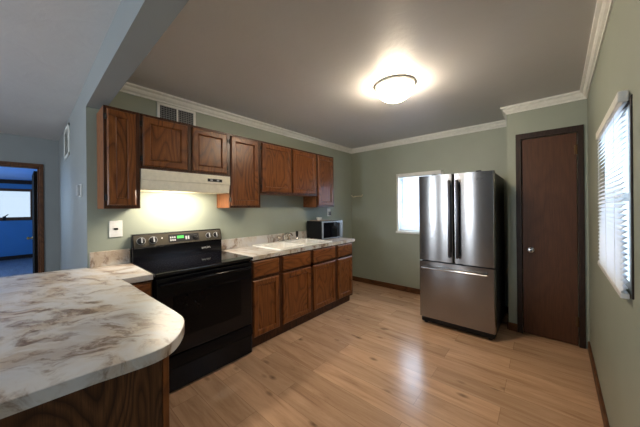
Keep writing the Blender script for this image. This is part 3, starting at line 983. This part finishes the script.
ld = rounded('door', FY0, ysp + 0.004, 0.752, FH)
rd = rounded('door', ysp - 0.004, FY1, 0.752, FH)
fd = rounded('freezer_drawer', FY0, FY1, 0.085, 0.738)
MB().box(FX + 0.03, 3.25, FY1 + 0.012, FY0 - 0.012, 0.022, 0.08, 0.004).build('toe_grille', BLACKPL, fr)
for y in (FY0 - 0.05, FY1 + 0.05):
    MB().lathe([(0, 0), (0.022, 0), (0.022, 0.012), (0.012, 0.016), (0.012, 0.03), (0, 0.031)], (FX + 0.07, y, 0.0005), 'z', 14).build('foot', BLACKPL, fr)
for par, y, hw in ((ld, -1.956, 0.0), (rd, -2.032, 0.0)):
    h = MB().box(FX - 0.062, FX - 0.036, y - 0.014, y + 0.014, 0.815, 1.665, 0.008, 3).box(FX - 0.045, FX + 0.002, y - 0.010, y + 0.010, 0.83, 0.865, 0.003).box(FX - 0.045, FX + 0.002, y - 0.010, y + 0.010, 1.615, 1.65, 0.003).build('handle', HANDLE, par, smooth=40)
    h['label'] = 'dark vertical bar handle'
h = MB().tube([(FX - 0.05, FY0 - 0.045, 0.672), (FX - 0.05, FY1 + 0.06, 0.672)], 0.013, 14).box(FX - 0.05, FX + 0.002, FY0 - 0.075, FY0 - 0.055, 0.662, 0.682, 0.003).box(FX - 0.05, FX + 0.002, FY1 + 0.07, FY1 + 0.09, 0.662, 0.682, 0.003).build('handle', STEEL, fd, smooth=40)
h['label'] = 'long horizontal steel bar handle'
for y in (FY0 - 0.16, -2.22):
    MB().box(FX + 0.03, FX + 0.14, y - 0.025, y + 0.025, FH - 0.005, FH + 0.016, 0.005).build('hinge_cover', BLACKPL, fr)
mb = MB()
for i, ww_ in enumerate((0.010, 0.008, 0.010, 0.008, 0.010)):
    y = -2.205 - 0.0125 * i
    mb.box(FX - 0.0015, FX + 0.001, y, y - ww_ * 0.4, 1.648, 1.668).box(FX - 0.0015, FX + 0.001, y, y - ww_, 1.648 + 0.008 * (i % 3), 1.652 + 0.008 * (i % 3))
mb.build('maker_badge', DKMETAL, rd)

# ------------------------------------------------------------------ microwave
mw = thing('microwave', 'silver and black microwave at the right end of the counter', 'microwave', (2.095, -0.385, 0.9155), math.radians(-5))
MWW, MWD, MWH = 0.425, 0.34, 0.265
MB().box(0, MWW, 0.022, MWD, 0.010, MWH, 0.005).build('housing', BLACKPL, mw, local=True)
f_ = MB().box(0.0, MWW, 0.0, 0.022, 0.010, MWH, 0.004).build('front_bezel', MICROSIL, mw, local=True)
MB().box(0.014, 0.300, -0.003, 0.004, 0.026, MWH - 0.016, 0.002).build('window', BLACKGLASS, f_, local=True)
MB().box(0.298, 0.355, -0.003, 0.004, 0.032, MWH - 0.024, 0.002).build('keypad', BLACKPL, f_, local=True)
MB().box(0.372, 0.397, -0.032, -0.018, 0.045, MWH - 0.03, 0.005).box(0.376, 0.393, -0.02, 0.002, 0.05, 0.07).box(0.376, 0.393, -0.02, 0.002, MWH - 0.055, MWH - 0.035).build('handle', MICROSIL, f_, local=True)
for x in (0.04, MWW - 0.04):
    for y in (0.05, MWD - 0.05):
        MB().lathe([(0, 0), (0.012, 0), (0.012, 0.011), (0, 0.011)], (x, y, 0.0), 'z', 12).build('foot', BLACKPL, mw, local=True)
tr = MB().box(-0.0, 0.25, -0.0, 0.20, 0, 0.008, 0.003).build('tan_top_sheet', oak('tan_board', (0.25, 0.15, 0.08), (0.36, 0.23, 0.13), (0.45, 0.3, 0.18), grain='x'))  # thin tan grained sheet over part of the microwave top
tr.location = (2.125, -0.30, 0.9155 + MWH + 0.0005)
tag(tr, 'thin tan flat piece lying on top of the microwave', 'board')
cu = MB().lathe([(0, 0), (0.025, 0), (0.03, 0.004), (0.042, 0.03), (0.045, 0.042), (0.042, 0.042), (0.038, 0.03), (0.025, 0.008), (0, 0.007)], (0, 0, 0), 'z', 24).build('dish', WHITEPL, smooth=40)
cu.location = (2.23, -0.2, 0.9155 + MWH + 0.009)
tag(cu, 'small white dish on top of the microwave', 'dish')

# ------------------------------------------------------------------ small wall things
pl = thing('light_switch', 'white wall switch plate between the corner and the black range', 'switch', (-0.151, 0, 1.145))
MB().box(-0.197, -0.107, -0.007, -0.0005, 1.145, 1.283, 0.003).build('plate', WHITEPL, pl)
MB().box(-0.166, -0.138, -0.011, -0.007, 1.206, 1.222, 0.002).build('toggle', DKMETAL, pl)
th = thing('thermostat', 'small grey-white thermostat on the living room side wall', 'thermostat', (XB, 0.30, 1.49))
MB().box(XB - 0.012, XB - 0.0005, 0.25, 0.35, 1.49, 1.60, 0.003).build('base', WHITEPL, th)
MB().box(XB - 0.032, XB - 0.0125, 0.26, 0.34, 1.50, 1.59, 0.005).build('cover', GREYPL, th)

vt = thing('air_vent', 'white framed air vent grille on the wall above the oak cabinets', 'vent', (0.337, 0, 2.19))
vx0, vx1, vz0, vz1 = 0.161, 0.515, 2.185, 2.385
MB().box(vx0, vx1, -0.014, -0.0005, vz1 - 0.022, vz1, 0.003).box(vx0, vx1, -0.014, -0.0005, vz0, vz0 + 0.022, 0.003).box(vx0, vx0 + 0.024, -0.014, -0.0005, vz0, vz1, 0.003).box(vx1 - 0.024, vx1, -0.014, -0.0005, vz0, vz1, 0.003).box(0.331, 0.345, -0.013, -0.0005, vz0, vz1).build('frame', WHITE, vt)
MB().box(vx0 + 0.02, vx1 - 0.02, -0.003, -0.0008, vz0 + 0.02, vz1 - 0.02).build('backing', VENTDARK, vt)
mb = MB()
z = vz0 + 0.03
while z < vz1 - 0.025:
    mb.box(vx0 + 0.022, vx1 - 0.022, -0.008, -0.004, z, z + 0.004)
    z += 0.018
for i in range(14):
    x = vx0 + 0.035 + i * 0.0225
    mb.box(x, x + 0.003, -0.010, -0.0045, vz0 + 0.02, vz1 - 0.02)
mb.build('grille', VENTSLAT, vt)
v2 = thing('air_vent', 'white framed return air vent high on the living room side wall', 'vent', (XB, 1.42, 1.985))
ya, yb, za, zb = 1.17, 1.68, 1.985, 2.335
MB().box(XB - 0.013, XB - 0.0005, ya, ya + 0.035, za, zb, 0.003).box(XB - 0.013, XB - 0.0005, yb - 0.035, yb, za, zb, 0.003).box(XB - 0.013, XB - 0.0005, ya, yb, za, za + 0.035, 0.003).box(XB - 0.013, XB - 0.0005, ya, yb, zb - 0.035, zb, 0.003).build('frame', WHITE, v2)
mb = MB()
z = za + 0.04
while z < zb - 0.04:
    mb.loft([[(XB - 0.011, ya + 0.034, z), (XB - 0.0095, ya + 0.034, z), (XB - 0.002, ya + 0.034, z + 0.014), (XB - 0.004, ya + 0.034, z + 0.014)], [(XB - 0.011, yb - 0.034, z), (XB - 0.0095, yb - 0.034, z), (XB - 0.002, yb - 0.034, z + 0.014), (XB - 0.004, yb - 0.034, z + 0.014)]])
    z += 0.016
mb.build('louvers', WHITE, v2)

ol = thing('wall_outlet', 'wall outlet with a grey plug-in on the wall right of the microwave cabinet', 'outlet', (2.72, 0, 1.23))
MB().box(2.665, 2.745, -0.006, -0.0005, 1.235, 1.36, 0.002).build('plate', WHITEPL, ol)
MB().box(2.68, 2.73, -0.035, -0.0062, 1.245, 1.31, 0.006).build('plug_in', HANDLE, ol)
HOOKM = plain('pale_hook_metal', (0.72, 0.66, 0.52), 0.35, 0.3)
hk = thing('coat_hook', 'small metal double hook fixed to the green far wall', 'hook', (XF, -0.14, 1.56))
MB().box(XF - 0.008, XF - 0.0005, -0.22, -0.06, 1.574, 1.592, 0.003).build('back_plate', HOOKM, hk)
for y in (-0.11, 0.09):
    MB().tube([(XF - 0.006, y * 0.5 - 0.14, 1.580), (XF - 0.03, y * 0.8 - 0.14, 1.570), (XF - 0.05, y - 0.14, 1.578), (XF - 0.058, y * 1.2 - 0.14, 1.606)], [0.009, 0.008, 0.008, 0.008], 8).build('prong', HOOKM, hk, smooth=40)

# ------------------------------------------------------------------ ceiling light
LXc, LYc = 1.53, -1.735
cl = thing('ceiling_light', 'round flush ceiling light with a glowing glass dome and metal ring', 'light', (LXc, LYc, H))
MB().lathe([(0, 0.0), (0.172, 0.0), (0.178, -0.004), (0.180, -0.009), (0.178, -0.013), (0.166, -0.021), (0.154, -0.026), (0.150, -0.022), (0, -0.022)], (LXc, LYc, H - 0.0005), 'z', 48).build('ring', NICKEL, cl, smooth=40)
MB().lathe([(0.150, -0.024), (0.154, -0.034), (0.154, -0.048), (0.142, -0.080), (0.118, -0.108), (0.085, -0.128), (0.045, -0.140), (0.0, -0.143)], (LXc, LYc, H), 'z', 48).build('glass_dome', DOME, cl, smooth=60)
MB().lathe([(0, 0), (0.010, 0), (0.012, -0.006), (0.007, -0.012), (0.009, -0.02), (0, -0.026)], (LXc, LYc, H - 0.1435), 'z', 16).build('finial', NICKEL, cl, smooth=40)
